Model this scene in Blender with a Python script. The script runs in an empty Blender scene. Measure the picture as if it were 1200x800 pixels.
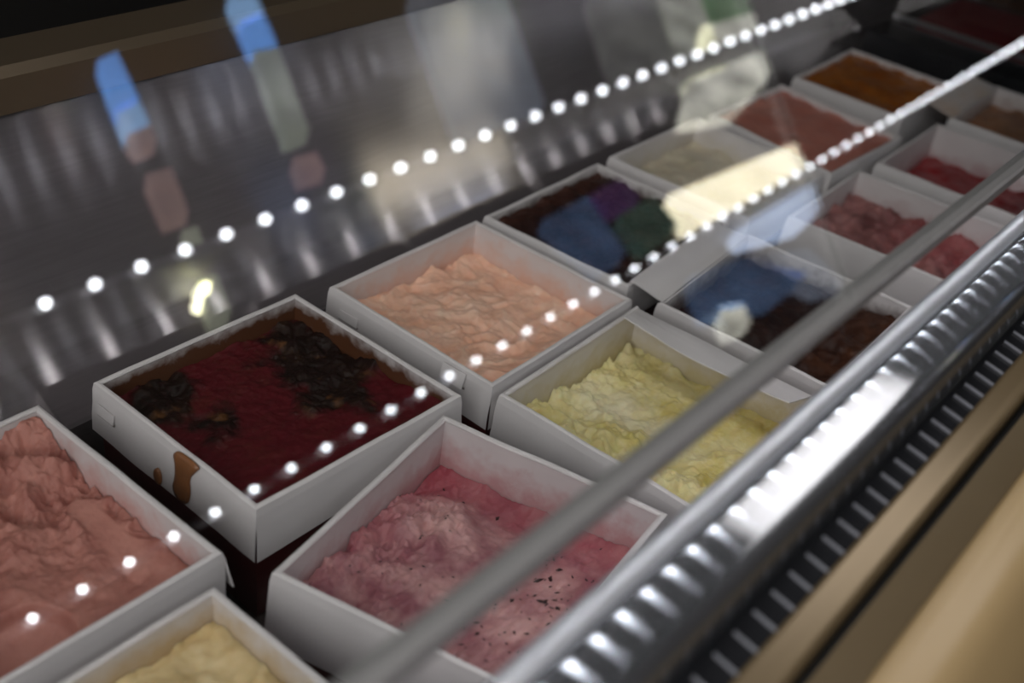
import bpy, bmesh, math, random
from mathutils import Vector, Matrix, noise

random.seed(7)
scene = bpy.context.scene
COL = scene.collection

# ------------------------------------------------------------------ camera
F_PX = 1356.35                                  # focal length in pixels of the 1200 px wide frame
R = Matrix(((0.63251396, -0.76474497, 0.12284634),
            (-0.36875884, -0.43680014, -0.8205014),
            (0.68113362, 0.47367792, -0.55828866)))      # world -> camera (right, down, forward)
CAM = Vector((0, 0, 0.62))
cam_data = bpy.data.cameras.new('camera')
cam = bpy.data.objects.new('camera', cam_data)
COL.objects.link(cam)
right, down, fwd = Vector(R[0]), Vector(R[1]), Vector(R[2])
M = Matrix((right, -down, -fwd)).transposed().to_4x4()
M.translation = CAM
cam.matrix_world = M
cam_data.sensor_width = 36.0
cam_data.lens = F_PX * 36.0 / 1200.0
cam_data.clip_start = 0.02
cam_data.dof.use_dof = True
cam_data.dof.focus_distance = 1.03
cam_data.dof.aperture_fstop = 3.4
scene.camera = cam

# ------------------------------------------------------------------ light
world = bpy.data.worlds.new('world')
scene.world = world
world.use_nodes = True
bg = world.node_tree.nodes['Background']
bg.inputs[0].default_value = (0.80, 0.90, 1.0, 1)
bg.inputs[1].default_value = 0.06

def area(name, loc, target, sx, sy, power, col):
    d = bpy.data.lights.new(name, 'AREA')
    d.shape = 'RECTANGLE'; d.size = sx; d.size_y = sy; d.energy = power; d.color = col
    o = bpy.data.objects.new(name, d); COL.objects.link(o)
    o.location = loc
    o.rotation_euler = (Vector(target) - Vector(loc)).to_track_quat('-Z', 'Y').to_euler()
    return o
# daylight added to light the counter, from a made-up window in the left wall
area('window_daylight', (-1.42, -0.25, 1.15), (0.6, 0.45, 0.0), 1.8, 1.7, 33, (1.0, 0.96, 0.94))

scene.view_settings.view_transform = 'Standard'
scene.view_settings.look = 'None'
scene.view_settings.exposure = 0.06
scene.view_settings.gamma = 1.0
scene.view_settings.use_curve_mapping = False

# ------------------------------------------------------------------ pixel helpers (direction only)
def ray(px, py):
    v = Vector(((px - 600) / F_PX, (py - 400) / F_PX, 1.0))
    return (R.transposed() @ v)
PANE_A = math.radians(52)
PANE_B = Vector((0, 0.1806, 0.2812))              # foot of the slanted glass
PANE_N = Vector((0, -math.sin(PANE_A), math.cos(PANE_A)))
WALL_Y = -1.4
def mirrored(px, py, Y=WALL_Y):
    """where the reflection seen at a pixel of the slanted glass comes from, on the wall across the aisle"""
    r = ray(px, py)
    t = (PANE_B - CAM).dot(PANE_N) / r.dot(PANE_N)
    P = CAM + r * t
    d = r - PANE_N * (2 * r.dot(PANE_N))
    k = (Y - P.y) / d.y
    q = P + d * k
    return q.x, q.z

# ------------------------------------------------------------------ materials
def nodes_of(name):
    m = bpy.data.materials.new(name); m.use_nodes = True
    nt = m.node_tree
    return m, nt, nt.nodes['Principled BSDF']

def plain(name, col, rough=0.5, metal=0.0, vary=0.12, scale=30, bump=0.0, stretch=(1, 1, 1), spec=0.5):
    m, nt, p = nodes_of(name)
    tc = nt.nodes.new('ShaderNodeTexCoord'); mp = nt.nodes.new('ShaderNodeMapping')
    mp.inputs['Scale'].default_value = stretch
    nz = nt.nodes.new('ShaderNodeTexNoise'); nz.inputs['Scale'].default_value = scale; nz.inputs['Detail'].default_value = 5
    nt.links.new(tc.outputs['Object'], mp.inputs[0]); nt.links.new(mp.outputs[0], nz.inputs['Vector'])
    mix = nt.nodes.new('ShaderNodeMix'); mix.data_type = 'RGBA'
    mix.inputs[6].default_value = [c * (1 - vary) for c in col] + [1]
    mix.inputs[7].default_value = [min(1, c * (1 + vary)) for c in col] + [1]
    nt.links.new(nz.outputs['Fac'], mix.inputs[0]); nt.links.new(mix.outputs[2], p.inputs['Base Color'])
    p.inputs['Roughness'].default_value = rough; p.inputs['Metallic'].default_value = metal
    p.inputs['Specular IOR Level'].default_value = spec
    if bump:
        b = nt.nodes.new('ShaderNodeBump'); b.inputs['Strength'].default_value = bump; b.inputs['Distance'].default_value = 0.002
        nt.links.new(nz.outputs['Fac'], b.inputs['Height']); nt.links.new(b.outputs[0], p.inputs['Normal'])
    return m

def brushed(name, col, rough, aniso, metal=1.0):
    """steel brushed along x: highlights spread across the brush lines (needs a UV map with u along x)"""
    m, nt, p = nodes_of(name)
    tc = nt.nodes.new('ShaderNodeTexCoord'); mp = nt.nodes.new('ShaderNodeMapping')
    mp.inputs['Scale'].default_value = (3, 60, 60)
    nz = nt.nodes.new('ShaderNodeTexNoise'); nz.inputs['Scale'].default_value = 5; nz.inputs['Detail'].default_value = 6
    nt.links.new(tc.outputs['Object'], mp.inputs[0]); nt.links.new(mp.outputs[0], nz.inputs['Vector'])
    n2 = nt.nodes.new('ShaderNodeTexNoise'); n2.inputs['Scale'].default_value = 9; n2.inputs['Detail'].default_value = 4
    nt.links.new(tc.outputs['Object'], n2.inputs['Vector'])
    ad = nt.nodes.new('ShaderNodeMath'); ad.operation = 'MULTIPLY'
    nt.links.new(nz.outputs['Fac'], ad.inputs[0]); nt.links.new(n2.outputs['Fac'], ad.inputs[1])
    mix = nt.nodes.new('ShaderNodeMix'); mix.data_type = 'RGBA'
    mix.inputs[6].default_value = [c * 0.75 for c in col] + [1]
    mix.inputs[7].default_value = [min(1, c * 1.35) for c in col] + [1]
    nt.links.new(ad.outputs[0], mix.inputs[0]); nt.links.new(mix.outputs[2], p.inputs['Base Color'])
    p.inputs['Metallic'].default_value = metal; p.inputs['Roughness'].default_value = rough
    p.inputs['Anisotropic'].default_value = aniso; p.inputs['Anisotropic Rotation'].default_value = 0.25
    tg = nt.nodes.new('ShaderNodeTangent'); tg.direction_type = 'UV_MAP'
    nt.links.new(tg.outputs[0], p.inputs['Tangent'])
    return m

def emit(name, col, s, vary=0.0, scale=6):
    m, nt, p = nodes_of(name)
    p.inputs['Base Color'].default_value = (*col, 1)
    p.inputs['Emission Color'].default_value = (*col, 1); p.inputs['Emission Strength'].default_value = s
    if vary:                                    # what stands outside the pane: uneven foliage, sky, facades
        tc = nt.nodes.new('ShaderNodeTexCoord')
        nz = nt.nodes.new('ShaderNodeTexNoise'); nz.inputs['Scale'].default_value = scale; nz.inputs['Detail'].default_value = 5
        mr = nt.nodes.new('ShaderNodeMapRange'); mr.inputs[1].default_value = 0.3; mr.inputs[2].default_value = 0.7
        mr.inputs[3].default_value = s * (1 - vary); mr.inputs[4].default_value = s * (1 + vary)
        nt.links.new(tc.outputs['Object'], nz.inputs['Vector']); nt.links.new(nz.outputs['Fac'], mr.inputs[0])
        nt.links.new(mr.outputs[0], p.inputs['Emission Strength'])
    return m

def glass_mat(name, r0):
    m = bpy.data.materials.new(name); m.use_nodes = True
    nt = m.node_tree; nt.nodes.clear()
    out = nt.nodes.new('ShaderNodeOutputMaterial'); mx = nt.nodes.new('ShaderNodeMixShader')
    tr = nt.nodes.new('ShaderNodeBsdfTransparent'); gl = nt.nodes.new('ShaderNodeBsdfGlossy')
    tr.inputs[0].default_value = (0.985, 0.995, 0.99, 1); gl.inputs['Roughness'].default_value = 0.0
    lw = nt.nodes.new('ShaderNodeLayerWeight'); lw.inputs[0].default_value = 0.5
    pw = nt.nodes.new('ShaderNodeMath'); pw.operation = 'POWER'; pw.inputs[1].default_value = 5
    mu = nt.nodes.new('ShaderNodeMath'); mu.operation = 'MULTIPLY_ADD'; mu.inputs[1].default_value = 1 - r0; mu.inputs[2].default_value = r0
    nt.links.new(lw.outputs['Facing'], pw.inputs[0]); nt.links.new(pw.outputs[0], mu.inputs[0])
    nt.links.new(mu.outputs[0], mx.inputs[0]); nt.links.new(tr.outputs[0], mx.inputs[1]); nt.links.new(gl.outputs[0], mx.inputs[2])
    nt.links.new(mx.outputs[0], out.inputs[0])
    return m

def paper(name, stain=None, amount=0.0, zlo=-0.045, zhi=0.0, scale=40):
    """white board, with splashes of the ice cream's colour that thin out towards the rim"""
    m, nt, p = nodes_of(name)
    tc = nt.nodes.new('ShaderNodeTexCoord')
    nz = nt.nodes.new('ShaderNodeTexNoise'); nz.inputs['Scale'].default_value = 18; nz.inputs['Detail'].default_value = 6
    nt.links.new(tc.outputs['Object'], nz.inputs['Vector'])
    mix = nt.nodes.new('ShaderNodeMix'); mix.data_type = 'RGBA'
    mix.inputs[6].default_value = (0.66, 0.63, 0.64, 1); mix.inputs[7].default_value = (0.80, 0.77, 0.78, 1)
    nt.links.new(nz.outputs['Fac'], mix.inputs[0])
    last = mix.outputs[2]
    if stain:
        n2 = nt.nodes.new('ShaderNodeTexNoise'); n2.inputs['Scale'].default_value = scale; n2.inputs['Detail'].default_value = 7
        n2.inputs['Roughness'].default_value = 0.65
        nt.links.new(tc.outputs['Object'], n2.inputs['Vector'])
        sx = nt.nodes.new('ShaderNodeSeparateXYZ'); nt.links.new(tc.outputs['Object'], sx.inputs[0])
        mr = nt.nodes.new('ShaderNodeMapRange'); mr.inputs[1].default_value = zhi; mr.inputs[2].default_value = zlo
        mr.inputs[3].default_value = -0.25; mr.inputs[4].default_value = 0.45
        nt.links.new(sx.outputs['Z'], mr.inputs[0])
        ad = nt.nodes.new('ShaderNodeMath'); ad.operation = 'ADD'
        nt.links.new(n2.outputs['Fac'], ad.inputs[0]); nt.links.new(mr.outputs[0], ad.inputs[1])
        cr = nt.nodes.new('ShaderNodeMapRange'); cr.inputs[1].default_value = 0.56 - amount * 0.3; cr.inputs[2].default_value = 0.98 - amount * 0.3; cr.inputs[4].default_value = min(1.0, 0.35 + 0.6 * amount)
        nt.links.new(ad.outputs[0], cr.inputs[0])
        m2 = nt.nodes.new('ShaderNodeMix'); m2.data_type = 'RGBA'
        nt.links.new(cr.outputs[0], m2.inputs[0]); nt.links.new(last, m2.inputs[6]); m2.inputs[7].default_value = (*stain, 1)
        last = m2.outputs[2]
    nt.links.new(last, p.inputs['Base Color'])
    p.inputs['Roughness'].default_value = 0.55
    b = nt.nodes.new('ShaderNodeBump'); b.inputs['Strength'].default_value = 0.15; b.inputs['Distance'].default_value = 0.002
    nt.links.new(nz.outputs['Fac'], b.inputs['Height']); nt.links.new(b.outputs[0], p.inputs['Normal'])
    return m

def ice_mat(name, a, b_, c, rough=0.55, bump=0.5, scale=160, sss=0.15, coat=0.0, spec=0.4):
    """three colours mixed by the two masks stored on the mesh, broken up by fine noise"""
    m, nt, p = nodes_of(name)
    tc = nt.nodes.new('ShaderNodeTexCoord')
    nz = nt.nodes.new('ShaderNodeTexNoise'); nz.inputs['Scale'].default_value = scale; nz.inputs['Detail'].default_value = 6
    nz.inputs['Roughness'].default_value = 0.6
    nt.links.new(tc.outputs['Object'], nz.inputs['Vector'])
    def mask(attr):
        at = nt.nodes.new('ShaderNodeAttribute'); at.attribute_name = attr
        s = nt.nodes.new('ShaderNodeMath'); s.operation = 'MULTIPLY_ADD'; s.inputs[1].default_value = 0.7; s.inputs[2].default_value = -0.35
        nt.links.new(nz.outputs['Fac'], s.inputs[0])
        ad = nt.nodes.new('ShaderNodeMath'); ad.operation = 'ADD'; ad.use_clamp = True
        nt.links.new(at.outputs['Fac'], ad.inputs[0]); nt.links.new(s.outputs[0], ad.inputs[1])
        return ad.outputs[0]
    m1 = nt.nodes.new('ShaderNodeMix'); m1.data_type = 'RGBA'
    m1.inputs[6].default_value = (*a, 1); m1.inputs[7].default_value = (*b_, 1); nt.links.new(mask('m1'), m1.inputs[0])
    m2 = nt.nodes.new('ShaderNodeMix'); m2.data_type = 'RGBA'
    nt.links.new(m1.outputs[2], m2.inputs[6]); m2.inputs[7].default_value = (*c, 1); nt.links.new(mask('m2'), m2.inputs[0])
    nt.links.new(m2.outputs[2], p.inputs['Base Color'])
    p.inputs['Roughness'].default_value = rough
    p.inputs['Specular IOR Level'].default_value = spec
    p.inputs['Subsurface Weight'].default_value = sss; p.inputs['Subsurface Radius'].default_value = (0.006, 0.003, 0.002)
    p.inputs['Subsurface Scale'].default_value = 1.0
    p.inputs['Coat Weight'].default_value = coat; p.inputs['Coat Roughness'].default_value = 0.15
    b = nt.nodes.new('ShaderNodeBump'); b.inputs['Strength'].default_value = bump; b.inputs['Distance'].default_value = 0.0015
    nt.links.new(nz.outputs['Fac'], b.inputs['Height']); nt.links.new(b.outputs[0], p.inputs['Normal'])
    return m

M_PAPER = paper('white_board')
M_MAROON = plain('maroon_board', (0.085, 0.010, 0.012), 0.45, vary=0.2)
M_STEEL = brushed('brushed_steel_liner', (0.29, 0.265, 0.28), 0.105, 0.9, 0.66)
M_SILL = brushed('brushed_steel_sill', (0.27, 0.28, 0.30), 0.17, 1.0, 0.85)
M_ALU = plain('satin_aluminium', (0.55, 0.56, 0.58), 0.32, 1.0, vary=0.05)
M_RAIL = plain('satin_rail', (0.33, 0.335, 0.35), 0.5, 0.6, vary=0.04)
M_RIB = plain('grey_rib', (0.22, 0.23, 0.26), 0.4, 0.0, vary=0.05)
M_BARGREY = plain('grey_anodised_profile', (0.30, 0.295, 0.30), 0.4, 0.1, vary=0.05)
M_BLACKG = plain('black_gloss_strip', (0.018, 0.019, 0.022), 0.20, 0.0, vary=0.1)
M_DARK = plain('dark_rubber', (0.012, 0.012, 0.012), 0.7, vary=0.1)
M_BEIGE = plain('beige_laminate', (0.33, 0.235, 0.115), 0.42, vary=0.06, scale=8, stretch=(0.3, 3, 3))
M_BEIGE2 = plain('bronze_trim', (0.15, 0.11, 0.06), 0.35, 0.35, vary=0.05)
M_LEDGE = plain('bronze_ledge', (0.16, 0.12, 0.08), 0.38, 0.5, vary=0.15, scale=6)
M_MAROON_LIT = plain('red_board', (0.20, 0.018, 0.022), 0.45, vary=0.2)  # maroon board in a raised tone, standing in for a lit red area
M_DECK = plain('dark_deck', (0.020, 0.012, 0.012), 0.5, vary=0.2)
M_ROOM = plain('dark_plaster', (0.020, 0.018, 0.017), 0.8, vary=0.2, scale=2)
M_FACADE = plain('dark_brown_render', (0.050, 0.042, 0.038), 0.85, vary=0.25, scale=1.5)
M_FLOOR = plain('grey_floor', (0.10, 0.09, 0.08), 0.6, vary=0.2, scale=4)
M_GLASS = glass_mat('clear_glass', 0.085)
M_LED = emit('led_white', (0.92, 0.95, 1.0), 55)
M_LED_STREAK = emit('led_white_back', (0.95, 0.95, 0.92), 60)
M_GLOBE = emit('globe_white', (0.90, 0.93, 1.0), 20)
M_GLOBE.cycles.emission_sampling = 'NONE'         # met only by mirror reflection
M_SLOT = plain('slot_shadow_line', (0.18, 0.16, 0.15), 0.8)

# ------------------------------------------------------------------ object helpers
def link(name, me, mats, parent=None, loc=None):
    o = bpy.data.objects.new(name, me); COL.objects.link(o)
    for m in (mats if isinstance(mats, (list, tuple)) else [mats]): me.materials.append(m)
    if parent is not None: o.parent = parent
    if loc is not None: o.location = loc
    return o

def mesh(name, verts, faces, mats, parent=None, loc=None, smooth=False, midx=None):
    me = bpy.data.meshes.new(name); me.from_pydata([tuple(v) for v in verts], [], faces); me.update()
    if midx: me.polygons.foreach_set('material_index', midx)
    bm = bmesh.new(); bm.from_mesh(me); bmesh.ops.recalc_face_normals(bm, faces=bm.faces); bm.to_mesh(me); bm.free()
    if smooth: me.polygons.foreach_set('use_smooth', [True] * len(me.polygons))
    return link(name, me, mats, parent, loc)

def empty(name, loc, label=None, cat=None, group=None):
    o = bpy.data.objects.new(name, None); COL.objects.link(o); o.location = loc; o.empty_display_size = 0.05
    if label: tag(o, label, cat, group)
    return o

def tag(o, label, cat, group=None):
    o['label'] = label; o['category'] = cat
    if group: o['group'] = group
    return o

def box(name, x0, x1, y0, y1, z0, z1, mat, parent=None, bevel=0.0, kind=None, rel=(0, 0, 0)):
    bm = bmesh.new(); bmesh.ops.create_cube(bm, size=1)
    for v in bm.verts:
        v.co = Vector(((x0 + x1) / 2 + v.co.x * (x1 - x0), (y0 + y1) / 2 + v.co.y * (y1 - y0), (z0 + z1) / 2 + v.co.z * (z1 - z0))) - Vector(rel)
    if bevel: bmesh.ops.bevel(bm, geom=bm.edges[:], offset=bevel, segments=3, affect='EDGES', profile=0.5)
    me = bpy.data.meshes.new(name); bm.to_mesh(me); bm.free()
    o = link(name, me, mat, parent)
    if kind: o['kind'] = kind
    return o

def extrude_x(name, prof, x0, x1, mat, parent=None, smooth=False, nx=1, rel=(0, 0, 0), uv=True, closed=True):
    """a (y, z) profile run along x, with u along x for the brushed metals"""
    n = len(prof); verts = []; faces = []
    for i in range(nx + 1):
        x = x0 + (x1 - x0) * i / nx
        verts += [Vector((x, y, z)) - Vector(rel) for y, z in prof]
    m = n if closed else n - 1
    for i in range(nx):
        for k in range(m):
            a, b = i * n + k, i * n + (k + 1) % n
            faces.append((a, b, b + n, a + n))
    if closed:
        faces.append(tuple(range(n))); faces.append(tuple(nx * n + k for k in range(n))[::-1])
    o = mesh(name, verts, faces, mat, parent)
    me = o.data
    if smooth: me.polygons.foreach_set('use_smooth', [len(p.vertices) == 4 for p in me.polygons])
    if uv:
        arc = [0.0]
        for k in range(1, n): arc.append(arc[-1] + math.dist(prof[k - 1], prof[k]))
        l = me.uv_layers.new(name='UVMap')
        for lp in me.loops:
            k = lp.vertex_index % n
            l.data[lp.index].uv = (verts[lp.vertex_index].x, arc[k])
    return o

def arc_pts(cy, cz, r, a0, a1, n):
    return [(cy + r * math.cos(math.radians(a0 + (a1 - a0) * i / n)), cz + r * math.sin(math.radians(a0 + (a1 - a0) * i / n))) for i in range(n + 1)]

# ------------------------------------------------------------------ the place around the counter
WF = WALL_Y - 0.06                              # face of the facade wall
box('floor', -1.6, 10, WF - 0.1, 2.3, -1.0, -0.95, M_FLOOR, kind='structure')
box('wall_front', -1.6, 10, WF - 0.1, WF, -0.95, 4.2, M_FACADE, kind='structure')
box('wall_back', -1.6, 10, 2.2, 2.3, -0.95, 4.2, M_ROOM, kind='structure')
box('wall_right', 9.9, 10, WF, 2.2, -0.95, 4.2, M_ROOM, kind='structure')
box('ceiling', -1.6, 10, WF, 2.2, 4.2, 4.3, M_ROOM, kind='structure')
# left wall: piers round the unseen window added for the daylight
wl = box('wall_left', -1.6, -1.5, WF, 2.2, -0.95, 0.15, M_FACADE, kind='structure')
box('pier', -1.6, -1.5, WF, -1.25, 0.15, 4.2, M_FACADE, wl)
box('pier', -1.6, -1.5, 0.75, 2.2, 0.15, 4.2, M_FACADE, wl)
box('lintel', -1.6, -1.5, -1.25, 0.75, 2.15, 4.2, M_FACADE, wl)
w0 = empty('window_1', (-1.5, -0.25, 0.15)); w0['kind'] = 'structure'
for nm, y0, y1, z0, z1 in (('frame', -1.0, -0.94, 0, 2.0), ('frame', 0.94, 1.0, 0, 2.0), ('frame', -0.94, 0.94, 0, 0.06), ('frame', -0.94, 0.94, 1.94, 2.0)):
    box(nm, -0.04, 0.04, y0, y1, z0, z1, M_ALU, w0)

# lit openings of the facade across the aisle, seen only as reflections in the slanted glass
def facade_window(n, panes):
    root = empty('window_%d' % n, (0, WALL_Y - 0.06, 0)); root['kind'] = 'structure'
    for pts, m in panes:
        q = [mirrored(*p, Y=WALL_Y) for p in pts]
        k = len(q)
        verts = [(x, 0.055, z) for x, z in q] + [(x, 0.0, z) for x, z in q]
        faces = [tuple(range(k)), tuple(range(k, 2 * k))[::-1]] + [(i, (i + 1) % k, k + (i + 1) % k, k + i) for i in range(k)]
        mesh('pane', verts, faces, m, root)
    return root
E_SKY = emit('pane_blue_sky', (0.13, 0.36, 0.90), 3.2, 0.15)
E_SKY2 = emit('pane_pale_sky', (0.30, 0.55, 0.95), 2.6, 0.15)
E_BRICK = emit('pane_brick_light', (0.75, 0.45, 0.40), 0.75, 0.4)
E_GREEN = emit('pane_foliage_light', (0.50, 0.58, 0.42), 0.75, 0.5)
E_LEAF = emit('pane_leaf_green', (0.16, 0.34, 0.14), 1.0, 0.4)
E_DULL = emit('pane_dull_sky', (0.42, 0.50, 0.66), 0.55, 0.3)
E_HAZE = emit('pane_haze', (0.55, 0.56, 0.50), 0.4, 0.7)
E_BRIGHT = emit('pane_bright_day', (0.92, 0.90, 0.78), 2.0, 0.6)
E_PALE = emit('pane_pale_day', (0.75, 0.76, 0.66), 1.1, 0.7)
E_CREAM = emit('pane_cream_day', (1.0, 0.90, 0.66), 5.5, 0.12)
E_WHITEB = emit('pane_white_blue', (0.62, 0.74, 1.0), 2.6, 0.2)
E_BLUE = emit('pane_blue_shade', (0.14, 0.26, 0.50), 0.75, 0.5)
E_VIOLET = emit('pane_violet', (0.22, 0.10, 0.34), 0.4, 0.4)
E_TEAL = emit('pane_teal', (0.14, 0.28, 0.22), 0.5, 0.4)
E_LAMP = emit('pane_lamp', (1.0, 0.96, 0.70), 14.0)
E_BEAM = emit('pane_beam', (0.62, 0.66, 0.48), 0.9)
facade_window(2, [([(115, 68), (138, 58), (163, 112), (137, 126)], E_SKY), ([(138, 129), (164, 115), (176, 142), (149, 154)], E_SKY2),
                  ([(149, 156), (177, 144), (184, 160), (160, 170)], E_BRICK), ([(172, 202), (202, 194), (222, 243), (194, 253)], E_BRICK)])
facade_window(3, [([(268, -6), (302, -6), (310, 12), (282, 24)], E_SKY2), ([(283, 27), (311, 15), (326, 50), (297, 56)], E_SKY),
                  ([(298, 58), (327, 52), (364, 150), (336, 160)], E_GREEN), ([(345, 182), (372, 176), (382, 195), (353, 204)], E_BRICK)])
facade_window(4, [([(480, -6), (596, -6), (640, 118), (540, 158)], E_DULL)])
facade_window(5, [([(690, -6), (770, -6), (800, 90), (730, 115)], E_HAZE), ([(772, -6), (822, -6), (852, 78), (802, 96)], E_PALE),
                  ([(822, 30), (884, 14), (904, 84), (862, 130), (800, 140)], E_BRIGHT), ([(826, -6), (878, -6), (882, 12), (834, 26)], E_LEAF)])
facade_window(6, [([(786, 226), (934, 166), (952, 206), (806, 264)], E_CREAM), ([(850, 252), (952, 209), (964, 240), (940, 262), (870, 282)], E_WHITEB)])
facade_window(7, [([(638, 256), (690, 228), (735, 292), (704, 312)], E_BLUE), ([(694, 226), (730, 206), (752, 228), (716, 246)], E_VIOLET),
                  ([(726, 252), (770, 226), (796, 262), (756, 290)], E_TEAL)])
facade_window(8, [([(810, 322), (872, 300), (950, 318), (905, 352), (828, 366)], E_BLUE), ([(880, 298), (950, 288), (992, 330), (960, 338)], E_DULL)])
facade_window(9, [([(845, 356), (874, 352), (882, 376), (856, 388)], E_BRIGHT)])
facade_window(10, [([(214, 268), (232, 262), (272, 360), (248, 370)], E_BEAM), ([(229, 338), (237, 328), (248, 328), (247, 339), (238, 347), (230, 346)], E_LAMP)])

# pendant lamp added to light the counter, unseen above the frame
def pendant(x, y, z):
    root = empty('pendant_lamp', (x, y, z), 'grey pendant lamp hanging over the display case', 'lamp')
    n = 32; prof = [(0.303, -0.01), (0.308, 0.0), (0.275, 0.07), (0.15, 0.13), (0.03, 0.15), (0.03, 0.145), (0.145, 0.125), (0.27, 0.066), (0.300, 0.0)]
    V = [(r * math.cos(2 * math.pi * i / n), r * math.sin(2 * math.pi * i / n), zz) for i in range(n) for r, zz in prof]
    m = len(prof)
    Fs = [(i * m + k, i * m + (k + 1) % m, ((i + 1) % n) * m + (k + 1) % m, ((i + 1) % n) * m + k) for i in range(n) for k in range(m)]
    mesh('lamp_shade', V, Fs, M_BARGREY, root, smooth=True)
    box('cord', -0.004, 0.004, -0.004, 0.004, 0.148, 4.2 - z, M_DARK, root)
    d = bpy.data.lights.new('lamp_glow', 'AREA'); d.shape = 'DISK'; d.size = 0.58; d.energy = 4.5; d.color = (1.0, 0.95, 0.92)
    o = bpy.data.objects.new('lamp_glow', d); COL.objects.link(o); o.parent = root; o.location = (0, 0, 0.02)
pendant(0.60, 0.34, 1.22)

# two rows of globe lamps on aluminium battens along the facade
def globe_row(px0, px1, n0, n1, rad, label):
    x0, z0 = mirrored(*px0, Y=WALL_Y + 0.1); x1, z1 = mirrored(*px1, Y=WALL_Y + 0.1)
    z = (z0 + z1) / 2; s = (x1 - x0) / n1
    root = empty('light_batten', (x0, WALL_Y + 0.02, z), label, 'light strip')
    L = s * (n0 + 0.5)
    box('batten', -0.12, L, -0.075, 0.070, -0.014, 0.014, M_BARGREY, root, bevel=0.006)
    bm = bmesh.new(); bmesh.ops.create_uvsphere(bm, u_segments=12, v_segments=8, radius=rad)
    me = bpy.data.meshes.new('globe'); bm.to_mesh(me); bm.free()
    me.polygons.foreach_set('use_smooth', [True] * len(me.polygons)); me.materials.append(M_GLOBE)
    for i in range(n0):
        g = bpy.data.objects.new('globe', me); COL.objects.link(g); g.parent = root; g.location = (i * s, 0.08, 0)
globe_row((45, 345), (825, 68), 42, 22, 0.0125, 'upper row of white globe lamps along the facade across the aisle')
globe_row((40, 725), (745, 313), 60, 19, 0.0075, 'lower row of white globe lamps along the facade across the aisle')

# ------------------------------------------------------------------ the display case
X0, X1 = -0.40, 3.20
case = empty('display_case', (1.4, 0.45, -0.95), 'slanted glass display case with a brushed steel liner and beige front', 'display case')
RC = (1.4, 0.45, -0.95)
def cbox(name, *a, bevel=0.0): return box(name, *a, case, bevel, rel=RC)
def cx(name, prof, mat, smooth=False, x0=X0, x1=X1, parent=case): return extrude_x(name, prof, x0, x1, mat, parent, smooth, rel=RC)

cbox('deck', X0, X1, 0.215, 0.80, -0.16, -0.122, M_DECK)
cbox('cabinet', X0, X1, 0.215, 0.98, -0.94, -0.162, M_DARK)
# steel back liner, curving back as it rises
front = []; y, z = 0.748, -0.06
front.append((y, z))
N = 2
for i in range(N):
    lean = math.radians(33 - 0 * (i + 0.5) / N)
    d = 0.278 / N
    y += d * math.sin(lean); z += d * math.cos(lean); front.append((y, z))
WT = front[-1]
back = [(yy + 0.012, zz) for yy, zz in reversed(front)]
cx('back_liner', front + back, M_STEEL)
cbox('liner_skirt', X0, X1, 0.744, 0.756, -0.121, -0.058, M_STEEL)
cbox('ledge_gap', X0, X1, WT[0] + 0.008, WT[0] + 0.022, WT[1] - 0.02, WT[1] + 0.012, M_DARK)
cx('ledge', [(WT[0] - 0.007, WT[1] - 0.004), (WT[0] - 0.008, WT[1] + 0.029), (WT[0] + 0.001, WT[1] + 0.036), (WT[0] + 0.052, WT[1] + 0.038), (WT[0] + 0.052, WT[1] - 0.02), (WT[0] + 0.03, WT[1] - 0.02)], M_LEDGE)
cbox('rear_panel', X0, X1, WT[0] + 0.012, WT[0] + 0.05, -0.16, WT[1] - 0.02, M_DARK)

# front: rail, steel sill with rolled edge, black strip, trims and beige boards; numbers scaled about the camera, like the glass and lamp bar
cx('inner_front', [(0.228, -0.121), (0.246, -0.121), (0.172, 0.208), (0.158, 0.208)], M_STEEL)
cx('rail', arc_pts(0.1743, 0.2147, 0.008, 0, 345, 23), M_RAIL, True)
cx('sill', [(0.1662, 0.214), (0.1662, 0.2207), (0.161, 0.221), (0.1442, 0.221)] + arc_pts(0.1417, 0.2112, 0.0098, 85, 180, 9) + [(0.1319, 0.1832), (0.1404, 0.1832), (0.1404, 0.207), (0.1662, 0.207)], M_SILL, True)
cx('black_strip', [(0.14, 0.1832), (0.1141, 0.1776), (0.1141, 0.172), (0.14, 0.172)], M_BLACKG)
rib = None
for i in range(92):                             # ribs of the air grille lying on the black strip
    if rib is None:
        rib = extrude_x('grille_rib', [(0.1284, 0.1812), (0.1284, 0.1825), (0.1141, 0.1796), (0.1141, 0.178)], -0.0009, 0.0009, M_RIB, case, rel=(0, 0, 0), uv=False); o = rib
    else:
        o = rib.copy(); COL.objects.link(o); o.parent = case
    o.location = Vector((0.1176 + i * 0.02016, 0, 0)) - Vector(RC)
cx('front_trim', [(0.1137, 0.165), (0.1137, 0.1797)] + arc_pts(0.1102, 0.1776, 0.0035, 60, 90, 3) + [(0.098, 0.1804)] + arc_pts(0.0966, 0.1769, 0.0035, 90, 180, 5) + [(0.0931, 0.165)], M_BEIGE2, True)
cx('shadow_gap', [(0.14, 0.1713), (0.14, 0.151), (0.084, 0.151), (0.084, 0.1643), (0.1137, 0.1643)], M_DARK)
cx('front_board', [(0.0871, 0.1734), (0.0871, 0.1496), (0.063, 0.1496), (0.0654, 0.1748)], M_BEIGE2)
cx('front_panel', [(0.0648, 0.1734), (0.0626, 0.144), (-0.014, 0.046), (-0.063, 0.046)] + arc_pts(0.042, 0.151, 0.021, 150, 60, 5), M_BEIGE, True)
cbox('apron', X0, X1, 0.02, 0.214, -0.94, 0.0, M_BEIGE)
cbox('bracket', X0, X1, 0.085, 0.155, 0.001, 0.150, M_DARK)

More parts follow.
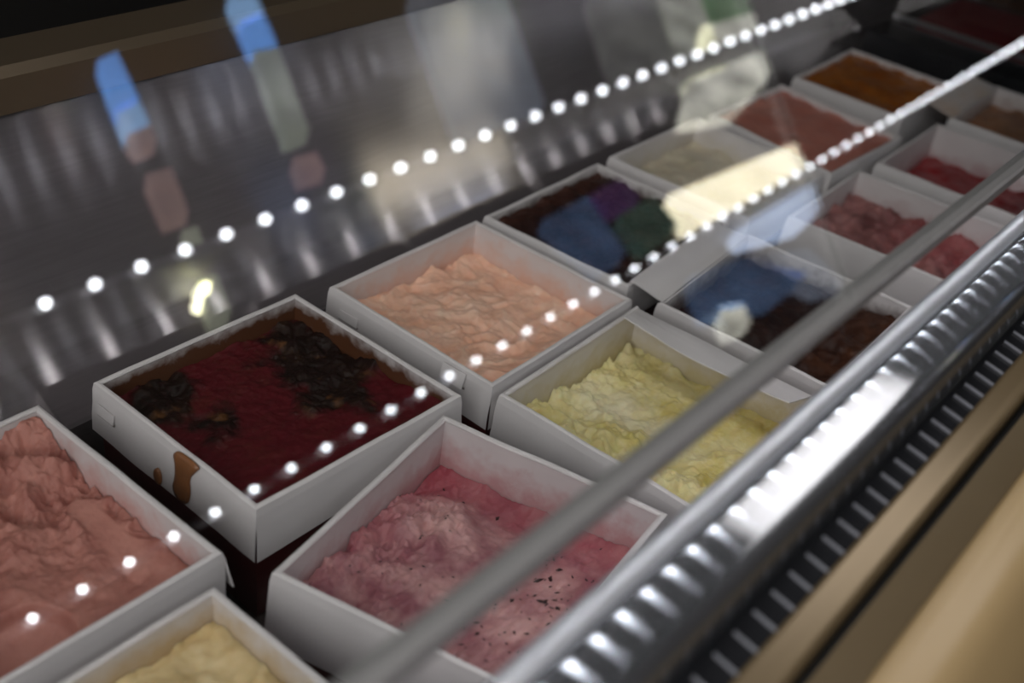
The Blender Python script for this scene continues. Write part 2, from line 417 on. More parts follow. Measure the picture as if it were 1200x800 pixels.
# slanted glass, two panes meeting at a joint
def pane(x0, x1):
    u = Vector((0, math.cos(PANE_A), math.sin(PANE_A))); L = 0.64; t = 0.005
    a = PANE_B; b = a + u * L
    prof = [(a.y, a.z), (b.y, b.z), (b.y - PANE_N.y * t, b.z - PANE_N.z * t), (a.y - PANE_N.y * t, a.z - PANE_N.z * t)]
    return extrude_x('glass_pane', prof, x0, x1, M_GLASS, case, rel=RC, uv=False)
pane(X0 + 0.02, 0.606); pane(0.6085, X1 - 0.02)
top = PANE_B + Vector((0, math.cos(PANE_A), math.sin(PANE_A))) * 0.64
cbox('top_rail', X0, X1, top.y - 0.012, top.y + 0.02, top.z - 0.006, top.z + 0.03, M_ALU, bevel=0.003)
for x in (X0, X1 - 0.02):
    cx('side_post', [(0.168, 0.216), (0.188, 0.216), (0.188, 0.272), (top.y + 0.01, top.z), (top.y - 0.008, top.z), (0.168, 0.276)], M_ALU, x0=x, x1=x + 0.02)
    cbox('rear_post', x, x + 0.02, top.y - 0.005, top.y + 0.015, -0.12, top.z - 0.006, M_ALU)
# lamp bar that carries the foot of the glass
bar = cx('lamp_bar', [(0.1792, 0.2714), (0.1875, 0.2714), (0.1875, 0.2676), (0.189, 0.2676), (0.189, 0.2787), (0.1922, 0.2787), (0.1922, 0.2802), (0.1809, 0.2811), (0.1792, 0.2791)], M_BARGREY)
def leds(n, s, x0, hx, hy, pt, nrm, mat):
    """small lamps let into the bar: only the front face glows"""
    t1 = Vector((1, 0, 0)); t2 = nrm.cross(t1)
    ring = [(-hx, -hy * 0.5), (-hx * 0.6, -hy), (hx * 0.6, -hy), (hx, -hy * 0.5), (hx, hy * 0.5), (hx * 0.6, hy), (-hx * 0.6, hy), (-hx, hy * 0.5)]
    k = len(ring)
    verts = [t1 * a + t2 * b for a, b in ring]
    verts += [v * 0.95 - nrm * 0.002 for v in verts]
    faces = [tuple(range(k)), tuple(range(k, 2 * k))[::-1]] + [(i, (i + 1) % k, k + (i + 1) % k, k + i) for i in range(k)]
    src = mesh('led', verts, faces, [mat, M_BARGREY], bar, midx=[0] + [1] * (k + 1))
    for i in range(n):
        o = src if i == 0 else src.copy()
        if i: COL.objects.link(o)
        o.parent = bar; o.location = Vector((x0 + i * s, *pt)) - Vector(RC)
leds(78, 0.02333, -0.2, 0.0034, 0.0030, (0.1834, 0.2711), Vector((0, 0.1, -1)).normalized(), M_LED)
leds(26, 0.100, -0.2, 0.0065, 0.0034, (0.1894, 0.2752), Vector((0, 1, -0.3)).normalized(), M_LED_STREAK)  # back-facing row added to make the streaks on the steel liner
# divider at the end of the ice cream bay
cbox('divider_kerb', 2.03, 2.13, 0.262, 0.745, -0.121, -0.004, M_BLACKG, bevel=0.003)
dv = cx('divider_glass', [(0.262, -0.003), (0.262, 0.10), (0.40, 0.27), (0.745, 0.27), (0.745, -0.003)], M_GLASS, x0=2.150, x1=2.155)
cbox('divider_edge', 2.147, 2.158, 0.262, 0.745, -0.0035, 0.004, M_ALU)

# ------------------------------------------------------------------ cartons
DEPTH = 0.12
def carton(label, quad, stain=None, amount=0.4, modes=None, drop=0.050, group='open ice cream cartons', seed=0, zr=(-0.045, 0.0), wob=1.0, mat_flap=None):
    """quad: back-left, back-right, front-right, front-left corners of the rim (x, y), rim at z = 0"""
    cx_ = sum(p[0] for p in quad) / 4; cy_ = sum(p[1] for p in quad) / 4
    root = empty('ice_cream_carton', (cx_, cy_, -DEPTH), label, 'carton', group)
    Q = [Vector((p[0] - cx_, p[1] - cy_)) for p in quad]
    e = [(Q[(i + 1) % 4] - Q[i]).normalized() for i in range(4)]
    nrm = [Vector((-d.y, d.x)) for d in e]
    def offset(o):
        out = []
        for i in range(4):
            a, b = nrm[i - 1], nrm[i]
            out.append(Q[i] + (a + b) * (o / (1 + a.dot(b))))
        return out
    T = 0.0020
    inn = offset(-T); zt = DEPTH - 0.0006; zb = 0.0; zi = 0.002
    V = [(*q, zb) for q in Q] + [(*q, zt) for q in Q] + [(*q, zt) for q in inn] + [(*q, zi) for q in inn]
    Fc, mi = [], []
    for i in range(4):
        j = (i + 1) % 4
        Fc += [(i, j, 4 + j, 4 + i), (4 + i, 4 + j, 8 + j, 8 + i), (8 + i, 8 + j, 12 + j, 12 + i)]; mi += [0, 1, 1]
    Fc += [(3, 2, 1, 0), (12, 13, 14, 15)]; mi += [0, 1]
    inner = M_PAPER if stain is None else paper('stained_board', stain, amount, DEPTH + zr[0], DEPTH + zr[1])
    mesh('body', V, Fc, [M_MAROON, inner], root, midx=mi)
    fm = mat_flap or M_PAPER
    rnd = random.Random(seed)
    surf = {}
    for k in range(4):
        mode = (modes or {}).get(k, ('down', drop, 0.05))
        if mode is None: continue
        kind, dl, par = mode[0], mode[1], mode[2]
        a, d, n = Q[k], e[k], nrm[k]; L = (Q[(k + 1) % 4] - a).length
        NS = 14; ph = rnd.uniform(0, 50); tearl, tearr = rnd.uniform(0, 0.0015), rnd.uniform(0, 0.0015)
        verts = []; prof_n = 0
        def wv(s, q): return 0.0016 * wob * noise.noise(Vector((s * 3 + ph, q * 2, seed))) 
        def P(s, o, z): 
            p = a + d * (s * L) + n * o
            return Vector((p.x, p.y, DEPTH + z))
        for i in range(NS + 1):
            s0 = i / NS
            wz = 0.0012 * wob * noise.noise(Vector((s0 * 4 + ph, 9.1, seed)))
            pts = []
            if kind == 'down':
                ql = dl * (1 + 0.06 * noise.noise(Vector((s0 * 2 + ph, 3, seed))))
                qs = [0.12, 0.35, 0.65, 1.0]
                outer = [(-0.0026, 0.0002 + wz), (-0.0016, 0.0016 + wz), (0.0006, 0.0020 + wz), (0.0026, 0.0010 + wz)]
                outer += [(0.0034 + par * ql * q + abs(wv(s0, q)) * q, -ql * q) for q in qs]
                inner_ = [(o - 0.0011, z) for o, z in reversed(outer[4:])] + [(0.0012, -0.0008 + wz), (-0.0016, -0.0002)]
                prof = outer + inner_
                for j, (o, z) in enumerate(prof):
                    ext = max(o, 0) - (0.0004 if z < -0.01 else 0.0)
                    lo = -ext + (tearl if z < -ql * 0.5 else 0); hi = L + ext - (tearr if z < -ql * 0.5 else 0)
                    pts.append(P((lo + (hi - lo) * s0) / L, o, z))
            else:
                th = math.radians(par); sag = mode[3] if len(mode) > 3 else 0.0
                dirv = (math.cos(th), math.sin(th)); pn = (-dirv[1], dirv[0])
                if pn[1] < 0: pn = (-pn[0], -pn[1])
                qs = [0, 0.25, 0.5, 0.75, 1.0]
                up = [(dirv[0] * dl * q, 0.0014 + dirv[1] * dl * q - sag * math.sin(s0 * math.pi) * q * q + wv(s0, q)) for q in qs]
                lowr = [(o - pn[0] * 0.0013, z - pn[1] * 0.0013) for o, z in reversed(up)]
                for o, z in up + lowr:
                    sh = 0.006 * abs(o) / max(dl, 1e-6)
                    lo = 0.003 + sh; hi = L - 0.003 - sh
                    pts.append(P((lo + (hi - lo) * s0) / L, o, z))
            prof_n = len(pts); verts += pts
        faces = []
        for i in range(NS):
            for j in range(prof_n):
                A, B = i * prof_n + j, i * prof_n + (j + 1) % prof_n
                faces.append((A, B, B + prof_n, A + prof_n))
        faces.append(tuple(range(prof_n))[::-1]); faces.append(tuple(NS * prof_n + j for j in range(prof_n)))
        fo = mesh('flap', verts, faces, mode[4] if len(mode) > 4 else fm, root, smooth=False)
        surf[k] = (fo, lambda s, q, lift, a=a, d=d, n=n, L=L, dl=dl, par=par: Vector((*(a + d * (s * L) + n * (0.0052 + par * dl * q + lift)), DEPTH - dl * q)))
    root['_'] = 0; del root['_']
    return root, surf

def tongue(surf, k, s0, s1, q0, q1, lift=0.0015, name='slot_tongue'):
    """small locking tongue cut out of a flap, standing slightly proud"""
    fo, f = surf[k]
    c = [f(s0, q0, 0), f(s1, q0, lift * 0.3), f(s1, q1, lift), f(s0, q1, lift)]
    n = (c[1] - c[0]).cross(c[3] - c[0]).normalized()
    b = [p - n * 0.0012 if (p - n).length else p for p in c]
    mesh(name, c + b, [(0, 1, 2, 3), (7, 6, 5, 4), (0, 1, 5, 4), (1, 2, 6, 5), (2, 3, 7, 6), (3, 0, 4, 7)], M_PAPER, fo)
    # the cut line below it
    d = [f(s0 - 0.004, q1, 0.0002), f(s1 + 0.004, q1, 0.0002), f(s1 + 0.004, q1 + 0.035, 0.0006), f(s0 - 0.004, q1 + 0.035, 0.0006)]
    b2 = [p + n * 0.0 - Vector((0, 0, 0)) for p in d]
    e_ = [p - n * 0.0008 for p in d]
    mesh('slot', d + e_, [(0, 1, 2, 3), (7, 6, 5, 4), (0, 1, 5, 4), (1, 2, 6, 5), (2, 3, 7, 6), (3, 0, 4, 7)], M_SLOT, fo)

def drip(surf, k, outline, mat, name='drip'):
    """flat run of melted ice cream on a flap: outline in (s, q)"""
    fo, f = surf[k]
    for _ in range(2):                          # round the corners off
        m = len(outline); o2 = []
        for i in range(m):
            p, q = outline[i], outline[(i + 1) % m]
            o2 += [(p[0] * 0.75 + q[0] * 0.25, p[1] * 0.75 + q[1] * 0.25), (p[0] * 0.25 + q[0] * 0.75, p[1] * 0.25 + q[1] * 0.75)]
        outline = o2
    n = len(outline)
    cs = sum(p[0] for p in outline) / n; cq = sum(p[1] for p in outline) / n
    t = [f(s, q, 0.0004) for s, q in outline]; b = [f(s, q, -0.001) for s, q in outline]
    m = [f(cs + (s - cs) * 0.7, cq + (q - cq) * 0.8, 0.0012) for s, q in outline]
    faces = [(i, (i + 1) % n, n + (i + 1) % n, n + i) for i in range(n)] + [(2 * n + i, 2 * n + (i + 1) % n, (i + 1) % n, i) for i in range(n)] + [tuple(2 * n + i for i in range(n))]
    mesh(name, t + b + m, faces, mat, fo, smooth=True)

# ------------------------------------------------------------------ ice cream
def fb(x, y, s, o=4, z=0.0, H=0.9): return noise.fractal(Vector((x * s, y * s, z)), H, 2.0, o)
def rg(x, y, s, o=4, z=0.0): return noise.ridged_multi_fractal(Vector((x * s, y * s, z)), 0.9, 2.0, o, 1.0, 2.0)
def sm(a, b, x):
    t = max(0.0, min(1.0, (x - a) / (b - a))); return t * t * (3 - 2 * t)
def crumb(u, v, s=20, z=0.0): return (rg(u, v, s, 3, z) - 1.1)
def bump(u, v, cu, cv, ru, rv): return math.exp(-(((u - cu) / ru) ** 2 + ((v - cv) / rv) ** 2))

def ice(label, quad, fun, mat, n=100, group='scooped ice cream in cartons', base=-0.112):
    cx_ = sum(p[0] for p in quad) / 4; cy_ = sum(p[1] for p in quad) / 4
    zb = base
    Q = [Vector((p[0] - cx_, p[1] - cy_)) for p in quad]
    ins = 0.0028
    verts = []; a1 = []; a2 = []
    Lx = (Q[1] - Q[0]).length; Ly = (Q[3] - Q[0]).length
    for j in range(n + 1):
        v = j / n
        for i in range(n + 1):
            u = i / n
            uu = ins / Lx + u * (1 - 2 * ins / Lx); vv = ins / Ly + v * (1 - 2 * ins / Ly)
            p = (Q[0] * (1 - uu) + Q[1] * uu) * (1 - vv) + (Q[3] * (1 - uu) + Q[2] * uu) * vv
            z, m1, m2 = fun(u, v)
            ed = min(u, 1 - u, v, 1 - v)
            z += 0.004 * math.exp(-ed / 0.02) * (0.5 + fb(u, v, 7, 3, 5.0))
            z = max(-0.095, min(-0.002, z))
            verts.append((p.x, p.y, z - zb)); a1.append(m1); a2.append(m2)
    faces = []
    w = n + 1
    for j in range(n):
        for i in range(n):
            k = j * w + i
            faces.append((k, k + w, k + w + 1, k + 1))
    ring = [i for i in range(w)] + [j * w + n for j in range(1, w)] + [n * w + i for i in range(n - 1, -1, -1)] + [j * w for j in range(n - 1, 0, -1)]
    st = len(verts)
    m = len(ring)
    for zz in (None, 0.0):
        for k in ring: verts.append((verts[k][0], verts[k][1], verts[k][2] if zz is None else zz)); a1.append(a1[k]); a2.append(a2[k])
    for i in range(m): faces.append((st + i, st + (i + 1) % m, st + m + (i + 1) % m, st + m + i))
    faces.append(tuple(st + m + i for i in range(m))[::-1])
    me = bpy.data.meshes.new('ice_cream'); me.from_pydata(verts, [], faces); me.update()
    for nm, arr in (('m1', a1), ('m2', a2)):
        at = me.attributes.new(nm, 'FLOAT', 'POINT'); at.data.foreach_set('value', arr)
    me.polygons.foreach_set('use_smooth', [i < n * n for i in range(len(me.polygons))])
    o = link('ice_cream', me, mat, None, (cx_, cy_, zb))
    tag(o, label, 'ice cream', group)
    def at(u, v, lift=0.0):
        i = min(n, int(u * n)); j = min(n, int(v * n)); q = verts[j * w + i]
        return Vector((q[0], q[1], q[2] + lift))
    return o, at

def rect(x0, x1, yb, yf, rot=0.0):
    c = Vector(((x0 + x1) / 2, (yb + yf) / 2)); out = []
    for x, y in ((x0, yb), (x1, yb), (x1, yf), (x0, yf)):
        p = Vector((x, y)) - c; a = math.radians(rot)
        out.append((c.x + p.x * math.cos(a) - p.y * math.sin(a), c.y + p.x * math.sin(a) + p.y * math.cos(a)))
    return out

M_DRIP = plain('caramel_run', (0.24, 0.10, 0.04), 0.3, vary=0.25, scale=60)
M_SPECK = plain('dark_berry_chip', (0.03, 0.012, 0.012), 0.5, vary=0.3)

# --- back row -------------------------------------------------------------
# rosy pink, deeply scooped
q = [(0.160, 0.722), (0.378, 0.719), (0.379, 0.493), (0.158, 0.496)]
c, s = carton('white folded-out carton of salmon-pink ice cream with a torn flap corner', q, (0.60, 0.30, 0.27), 0.75, seed=1,
              modes={1: ('down', 0.034, 0.14), 2: ('down', 0.060, 0.03)})
def f(u, v):
    rough = sm(0.70, 0.10, v - 0.35 * (u - 0.5) + 0.15 * fb(u, v, 4, 3, 6.0))
    z = -0.030 - 0.006 * v
    z += 0.022 * sm(0.28, 0.02, v + 0.1 * fb(u, v, 6, 3, 2.2)) * sm(0.2, 0.9, u + 0.3) 
    z += rough * (0.014 * fb(u, v, 8, 6, 1.0, 0.8) + 0.0016 * crumb(u, v, 12, 2.0))
    z += 0.0010 * crumb(u, v * 1.4, 16, 3.3) * sm(0.97, 0.8, u) + 0.003 * fb(u, v, 9, 5, 3.3)
    bw = bump(u, v, 0.42, 0.80, 0.20, 0.18)
    flat = sm(0.44, 0.52, bw)
    z = z * (1 - flat) + (-0.034 - 0.030 * bw) * flat
    rd = sm(0.25, 0.8, math.exp(-((u - 0.90) / 0.07) ** 2) * sm(0.25, 0.45, v) * sm(0.95, 0.75, v))
    z = z * (1 - rd) + (-0.024 - 0.012 * v + 0.0015 * fb(u, v, 4, 2, 1.0)) * rd
    m1 = 0.45 + 0.5 * fb(u, v, 8, 4, 8.0) + 0.12 * crumb(u, v, 12, 2.0) + 0.3 * rd
    return z, m1, 0.5 * flat
ice('salmon-pink ice cream with a round scoop hollow and crumbly ridge', q, f, ice_mat('salmon_ice', (0.36, 0.13, 0.105), (0.56, 0.26, 0.21), (0.52, 0.24, 0.20), 0.55, 0.7, 240), 180)

# dark cherry-chocolate
q = [(0.433, 0.717), (0.651, 0.715), (0.651, 0.503), (0.431, 0.511)]
c, s = carton('white folded-out carton of dark cherry chocolate ice cream with a brown drip', q, (0.10, 0.034, 0.012), 1.25, seed=2, zr=(-0.024, 0.002))
tongue(s, 3, 0.86, 0.97, 0.30, 0.48)
drip(s, 3, [(0.43, -0.06), (0.30, -0.05), (0.33, 0.12), (0.37, 0.35), (0.36, 0.62), (0.375, 0.93), (0.44, 0.98), (0.475, 0.80), (0.455, 0.55), (0.455, 0.28), (0.47, 0.08)], M_DRIP)
drip(s, 3, [(0.545, 0.72), (0.57, 0.62), (0.60, 0.80), (0.585, 0.98), (0.545, 0.97)], M_DRIP, 'drip')
def f(u, v):
    blot = max(bump(u, v, 0.20, 0.12, 0.16, 0.20), bump(u, v, 0.88, 0.32, 0.28, 0.34), 0.85 * bump(u, v, 0.72, 0.62, 0.20, 0.22), 0.6 * bump(u, v, 0.25, 0.40, 0.16, 0.2))
    blot = blot + 0.40 * fb(u, v, 5, 5, 4.0)
    b = sm(0.30, 0.62, blot)
    z = -0.023 + 0.010 * sm(0.4, 1.0, v) - 0.004 * sm(0.5, 1.0, u)
    z += b * (0.002 + 0.007 * fb(u, v, 8, 5, 1.5, 0.9)) + 0.0018 * fb(u, v, 14, 4, 2.5)
    return z, b, 0.9 * sm(0.35, 0.9, fb(u, v, 12, 4, 7.0)) * b + 0.12 * fb(u, v, 6, 3, 1.0)
ice('glossy dark red and chocolate-brown ice cream', q, f, ice_mat('cherry_ice', (0.085, 0.006, 0.010), (0.009, 0.004, 0.003), (0.11, 0.045, 0.015), 0.55, 0.5, 220, 0.0, 0.03, 0.15), 160)

# peach
q = [(0.690, 0.703), (0.907, 0.703), (0.909, 0.495), (0.688, 0.493)]
c, s = carton('white folded-out carton of peach-coloured ice cream with a raised tongue', q, (0.74, 0.42, 0.30), 0.72, seed=3, zr=(-0.05, -0.004), drop=0.046)
tongue(s, 3, 0.13, 0.26, 0.02, 0.34, 0.004)
tongue(s, 3, 0.80, 0.92, 0.30, 0.50)
def f(u, v):
    z = -0.040 + 0.016 * sm(0.50, 0.0, u) + 0.012 * sm(0.5, 1.0, v) * (1 - u * 0.6)
    z += 0.009 * bump(u, v, 0.55, 0.25, 0.25, 0.3)
    w = 0.16 * fb(u, v, 3.5, 3, 9.0)
    curl = rg(u + 0.35 * v + w, v * 1.9 - 0.3 * u + w, 3.4, 3, 2.0) - 1.1
    rough = sm(1.0, 0.80, u)
    z += rough * 0.0045 * curl + 0.0045 * fb(u, v, 7, 4, 6.0, 1.0)
    return z, 0.5 + 0.5 * fb(u, v, 6, 4, 3.0) + 0.2 * curl, 0.35 * sm(0.1, 0.8, curl)
ice('peach-coloured ice cream with wavy scraped curls', q, f, ice_mat('peach_ice', (0.88, 0.47, 0.32), (0.95, 0.64, 0.49), (0.97, 0.74, 0.62), 0.5, 0.35, 200, 0.25), 150)

# dark chocolate, back row
q = [(0.927, 0.703), (1.146, 0.706), (1.146, 0.515), (0.932, 0.512)]
c, s = carton('white folded-out carton brim-full of dark chocolate ice cream', q, (0.05, 0.018, 0.010), 0.9, seed=4, zr=(-0.02, 0.0), drop=0.046)
def f(u, v):
    z = -0.010 - 0.006 * v + 0.006 * fb(u, v, 7, 5, 2.0)
    return z, 0.5 + 0.6 * fb(u, v, 7, 4, 5.0), 0.4 * sm(0.5, 0.0, min(u, v) * 3)
ice('dark chocolate ice cream filled to the rim beside the peach carton', q, f, ice_mat('choc_ice', (0.016, 0.007, 0.006), (0.035, 0.014, 0.012), (0.10, 0.032, 0.018), 0.45, 0.6, 140, 0.0, 0.0, 0.2), 80)

# pale vanilla
q = [(1.179, 0.708), (1.390, 0.708), (1.376, 0.505), (1.180, 0.505)]
c, s = carton('white folded-out carton of pale vanilla ice cream', q, (0.62, 0.55, 0.40), 0.5, seed=5, drop=0.046)
def f(u, v): 
    z = -0.034 + 0.012 * sm(0.3, 1, v) + 0.006 * fb(u, v, 6, 5, 4.0)
    return z, 0.5 + 0.6 * fb(u, v, 4, 4, 1.0), 0.3 * fb(u, v, 5, 3, 9.0)
ice('pale vanilla ice cream between dark chocolate and strawberry', q, f, ice_mat('vanilla_ice', (0.60, 0.52, 0.38), (0.68, 0.62, 0.50), (0.50, 0.52, 0.38), 0.5, 0.4, 120), 70)

# strawberry
q = [(1.422, 0.702), (1.618, 0.697), (1.592, 0.490), (1.388, 0.498)]
c, s = carton('white folded-out carton brim-full of strawberry ice cream', q, (0.55, 0.22, 0.18), 0.7, seed=6, zr=(-0.02, 0.0), drop=0.046)
def f(u, v): return -0.009 + 0.003 * fb(u, v, 5, 4, 3.0), 0.5 + 0.6 * fb(u, v, 4, 4, 6.0), 0.0
ice('smooth strawberry-pink ice cream filled level with the rim', q, f, ice_mat('strawberry_ice', (0.46, 0.15, 0.11), (0.58, 0.25, 0.20), (0.5, 0.2, 0.2), 0.45, 0.3, 120), 60)

# orange-brown caramel
q = [(1.672, 0.700), (1.885, 0.704), (1.880, 0.522), (1.668, 0.520)]
c, s = carton('white folded-out carton of orange caramel ice cream near the divider', q, (0.36, 0.12, 0.02), 0.9, seed=7, zr=(-0.02, 0.0), drop=0.062, modes={3: ('down', 0.07, 0.03)})
def f(u, v): return -0.008 + 0.004 * fb(u, v, 5, 4, 5.0), 0.5 + 0.7 * fb(u, v, 4, 4, 2.0), 0.0
ice('orange caramel ice cream in the last carton before the steel-side divider corner', q, f, ice_mat('caramel_ice', (0.26, 0.065, 0.006), (0.42, 0.14, 0.02), (0.5, 0.2, 0.03), 0.4, 0.4, 110, 0.0, 0.2), 60)

# --- front row ------------------------------------------------------------
# cream
q = [(0.137, 0.470), (0.354, 0.466), (0.354, 0.270), (0.135, 0.270)]
c, s = carton('white folded-out carton of cream-yellow ice cream with smeared rim', q, (0.55, 0.40, 0.20), 0.8, seed=8, zr=(-0.04, 0.002))
def f(u, v):
    z = -0.030 + 0.010 * bump(u, v, 0.62, 0.45, 0.3, 0.3) + 0.007 * fb(u, v, 6, 5, 2.0) + 0.003 * (rg(u, v * 1.5, 7, 4, 1.0) - 1)
    return z, 0.5 + 0.6 * fb(u, v, 6, 4, 5.0), 0.4 * fb(u, v, 9, 4, 7.0)
ice('cream-yellow ice cream in the carton in front of the salmon-pink one', q, f, ice_mat('cream_ice', (0.56, 0.40, 0.18), (0.74, 0.60, 0.34), (0.82, 0.70, 0.48), 0.5, 0.4, 130, 0.2), 90)

# pink with dark flecks, turned askew
q = [(0.397, 0.449), (0.619, 0.489), (0.660, 0.287), (0.441, 0.262)]
c, s = carton('white folded-out carton set askew holding berry-pink ice cream with dark flecks', q, (0.52, 0.24, 0.25), 0.7, seed=9, zr=(-0.06, -0.006), drop=0.058, modes={3: ('down', 0.066, 0.05)})
def f(u, v):
    z = -0.050 + 0.016 * sm(0.9, 0.3, u) + 0.014 * sm(0.5, 1.0, v) * (1 - u)
    ridge = bump(u, v, 0.66, 0.24, 0.15, 0.16)
    z += 0.016 * ridge * (1 + 0.5 * fb(u, v, 8, 4, 3.0))
    z -= 0.005 * bump(u, v, 0.92, 0.35, 0.1, 0.4)
    ro = max(sm(0.45, 0.12, v) * sm(0.95, 0.7, u), 0.7 * ridge)
    z += ro * (0.009 * fb(u, v, 8, 6, 2.0, 0.7) + 0.0035 * crumb(u, v, 13, 3.0)) + 0.0025 * fb(u, v * 2, 7, 5, 4.0) + 0.0010 * crumb(u, v, 17, 1.0)
    red = sm(0.70, 0.95, u + 0.1 * fb(u, v, 5, 3, 1.0)) + 0.6 * sm(0.25, 0.0, v) * sm(0.2, 0.5, u)
    pale = 0.5 * ridge + 0.35 * bump(u, v, 0.4, 0.55, 0.22, 0.2) + 0.4 * bump(u, v, 0.35, 0.85, 0.25, 0.15)
    return z, 0.25 + 0.6 * fb(u, v, 7, 5, 5.0) + pale, 0.6 * red - 0.5 * pale + 0.2 * fb(u, v, 6, 4, 8.0)
ip, at = ice('berry-pink ice cream with dark flecks in the askew carton', q, f, ice_mat('berry_ice', (0.32, 0.115, 0.14), (0.64, 0.37, 0.36), (0.34, 0.06, 0.085), 0.5, 0.5, 240, 0.2), 170)
verts = []; faces = []
rnd = random.Random(5)
for i in range(120):
    u, v = rnd.uniform(0.08, 0.95), rnd.uniform(0.08, 0.95)
    if rnd.random() < 0.45: u, v = rnd.uniform(0.15, 0.75), rnd.uniform(0.55, 0.95)
    big = 0.0022 if i % 12 == 0 else rnd.uniform(0.0005, 0.0012)
    p = at(u, v, 0.0004); a = rnd.uniform(0, 6.28); st = rnd.uniform(1.0, 3.0); b0 = len(verts)
    for dx, dy, dz in ((1, 0, 0), (0.2, 0.8, 0.1), (-1, 0.3, 0), (-0.3, -0.9, 0), (0, 0, 0.9), (0, 0, -0.9)):
        x, y_ = dx * big * st, dy * big
        verts.append((p.x + x * math.cos(a) - y_ * math.sin(a), p.y + x * math.sin(a) + y_ * math.cos(a), p.z + dz * big))
    for k in range(4): faces += [(b0 + k, b0 + (k + 1) % 4, b0 + 4), (b0 + (k + 1) % 4, b0 + k, b0 + 5)]
fl = mesh('fruit_fleck', verts, faces, M_SPECK, ip); fl['kind'] = 'stuff'

# pistachio-yellow, right flap folded in
q = [(0.684, 0.476), (0.903, 0.479), (0.906, 0.276), (0.686, 0.272)]
c, s = carton('white carton of yellow ice cream with one flap folded inwards', q, (0.55, 0.46, 0.22), 0.75, seed=10, zr=(-0.055, -0.006), modes={1: ('in', 0.042, 166, 0.006), 3: ('down', 0.056, 0.06)})
def f(u, v):
    z = -0.046 + 0.026 * sm(0.50, 0.0, u + 0.25 * fb(u, v, 4, 4, 3.0)) + 0.010 * sm(0.4, 1, v) * (1 - u)
    cr = sm(0.40, 0.0, min(u, v * 0.8 + 0.1))
    z += cr * (0.010 * fb(u, v, 9, 6, 2.0, 0.7) + 0.0008 * crumb(u, v, 13, 1.0)) + 0.006 * fb(u + 0.1 * fb(u, v, 6, 3, 1.0), v, 6, 4, 6.0, 1.0)
    pale = bump(u, v, 0.55, 0.30, 0.14, 0.3)
    return z, 0.40 + 0.6 * fb(u, v, 5, 5, 5.0) + 0.35 * cr, 0.7 * pale + 0.35 * fb(u, v, 6, 4, 8.0)
ice('crumbly yellow ice cream beside the berry-pink one', q, f, ice_mat('yellow_ice', (0.66, 0.55, 0.18), (0.82, 0.74, 0.42), (0.88, 0.82, 0.62), 0.5, 0.4, 200, 0.25), 150)

# dark chocolate, back flap lying open
q = [(0.931, 0.468), (1.140, 0.482), (1.146, 0.280), (0.934, 0.274)]
c, s = carton('carton of dark chocolate ice cream with its back flap lying open', q, (0.05, 0.020, 0.012), 0.8, seed=11, zr=(-0.03, 0.0), modes={0: ('out', 0.044, 5)})
def f(u, v): 
    z = -0.030 + 0.008 * v + 0.008 * fb(u, v, 6, 5, 7.0)
    return z, 0.5 + 0.6 * fb(u, v, 7, 4, 5.0), 0.5 * sm(0.5, 1.0, v) + 0.3 * fb(u, v, 8, 3, 2.0)
ice('dark chocolate ice cream under the open flap beside the yellow one', q, f, ice_mat('choc_ice_b', (0.014, 0.007, 0.007), (0.032, 0.014, 0.012), (0.085, 0.030, 0.012), 0.45, 0.6, 140, 0.0, 0.0, 0.2), 80)

# mauve pink with brown ripples
q = [(1.228, 0.473), (1.428, 0.476), (1.436, 0.272), (1.236, 0.270)]
c, s = carton('white folded-out carton of mauve rippled ice cream', q, (0.42, 0.22, 0.22), 0.6, seed=12, zr=(-0.06, -0.006), modes={3: ('down', 0.07, 0.05)})
def f(u, v):
    z = -0.034 + 0.012 * fb(u, v, 7, 6, 4.0, 0.8)
    return z, 0.5 + 0.7 * fb(u, v, 5, 4, 2.0), 0.5 * sm(0.3, 0.7, u) * sm(0.2, 0.6, v)
ice('mauve-pink ice cream rippled with brown and red', q, f, ice_mat('mauve_ice', (0.16, 0.06, 0.06), (0.42, 0.19, 0.18), (0.32, 0.04, 0.05), 0.5, 0.5, 120), 70)

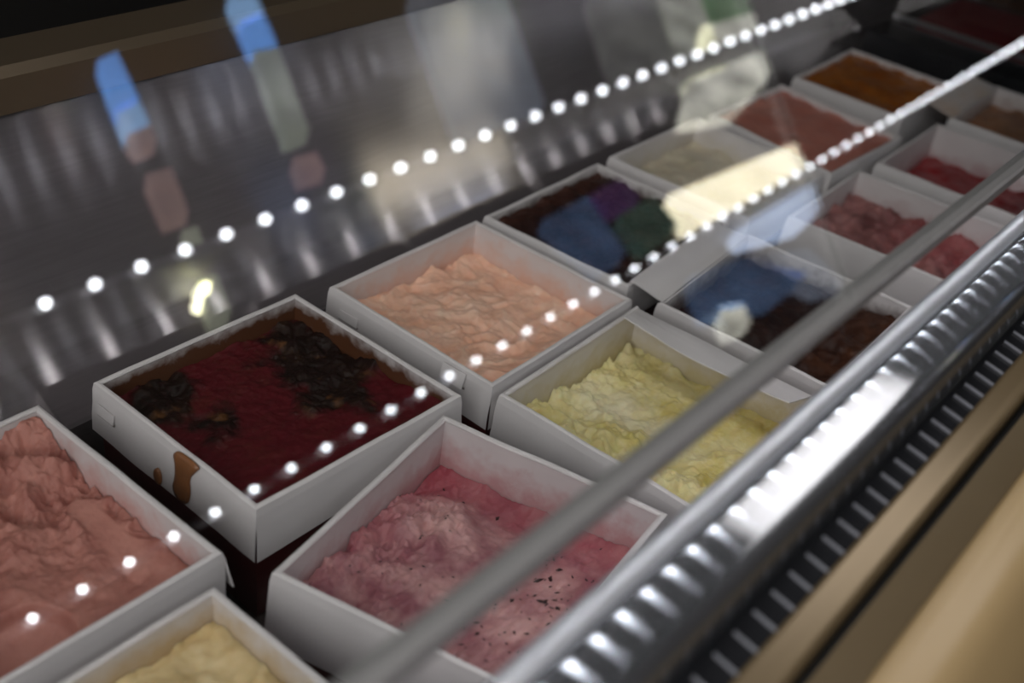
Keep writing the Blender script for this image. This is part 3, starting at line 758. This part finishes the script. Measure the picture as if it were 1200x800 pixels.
# bright red sorbet
q = [(1.478, 0.470), (1.694, 0.472), (1.698, 0.268), (1.482, 0.268)]
c, s = carton('white folded-out carton half full of deep red sorbet', q, (0.35, 0.06, 0.07), 0.5, seed=13, zr=(-0.07, -0.01))
def f(u, v): return -0.052 + 0.006 * fb(u, v, 5, 4, 4.0), 0.4 + 0.7 * fb(u, v, 4, 4, 2.0), 0.6 * sm(0.4, 0.8, v)
ice('deep red sorbet low in its carton', q, f, ice_mat('red_ice', (0.24, 0.010, 0.014), (0.34, 0.025, 0.03), (0.03, 0.008, 0.008), 0.4, 0.4, 110, 0.0, 0.2), 60)

# brown ripple at the end, stained flap lying open
M_STAIN = paper('caramel_stained_board', (0.62, 0.30, 0.05), 0.5, 0.10, 0.14, 18)
q = [(1.738, 0.468), (1.948, 0.472), (1.950, 0.272), (1.740, 0.270)]
c, s = carton('carton of toffee ice cream with a caramel-stained open flap by the divider', q, (0.30, 0.15, 0.08), 0.7, seed=14, zr=(-0.05, 0.0), modes={0: ('out', 0.044, 10, 0.0, M_STAIN)})
def f(u, v): return -0.030 + 0.007 * fb(u, v, 6, 5, 4.0), 0.5 + 0.7 * fb(u, v, 4, 4, 2.0), 0.4 * fb(u, v, 5, 3, 6.0)
ice('toffee-brown ice cream in the end carton of the glass-side row', q, f, ice_mat('toffee_ice', (0.20, 0.10, 0.06), (0.34, 0.18, 0.10), (0.42, 0.14, 0.03), 0.45, 0.4, 110), 60)

# closed cartons added beyond the divider to give the red reflection there
def closed(x0, x1, y0, y1, h, label):
    root = empty('closed_carton', ((x0 + x1) / 2, (y0 + y1) / 2, -DEPTH), label, 'carton', 'closed red cartons')
    a, b = (x1 - x0) / 2, (y1 - y0) / 2
    box('body', -a, a, -b, b, 0.0, h, M_MAROON_LIT, root, bevel=0.002)
    box('lid_flap', -a + 0.002, a - 0.002, -b + 0.002, -0.001, h, h + 0.0014, M_MAROON_LIT, root)
    box('lid_flap', -a + 0.002, a - 0.002, 0.001, b - 0.002, h, h + 0.0014, M_MAROON_LIT, root)
closed(2.20, 2.42, 0.505, 0.715, 0.115, 'closed red carton beyond the divider beside the steel wall')
closed(2.20, 2.42, 0.275, 0.485, 0.10, 'closed red carton beyond the divider on the front side')
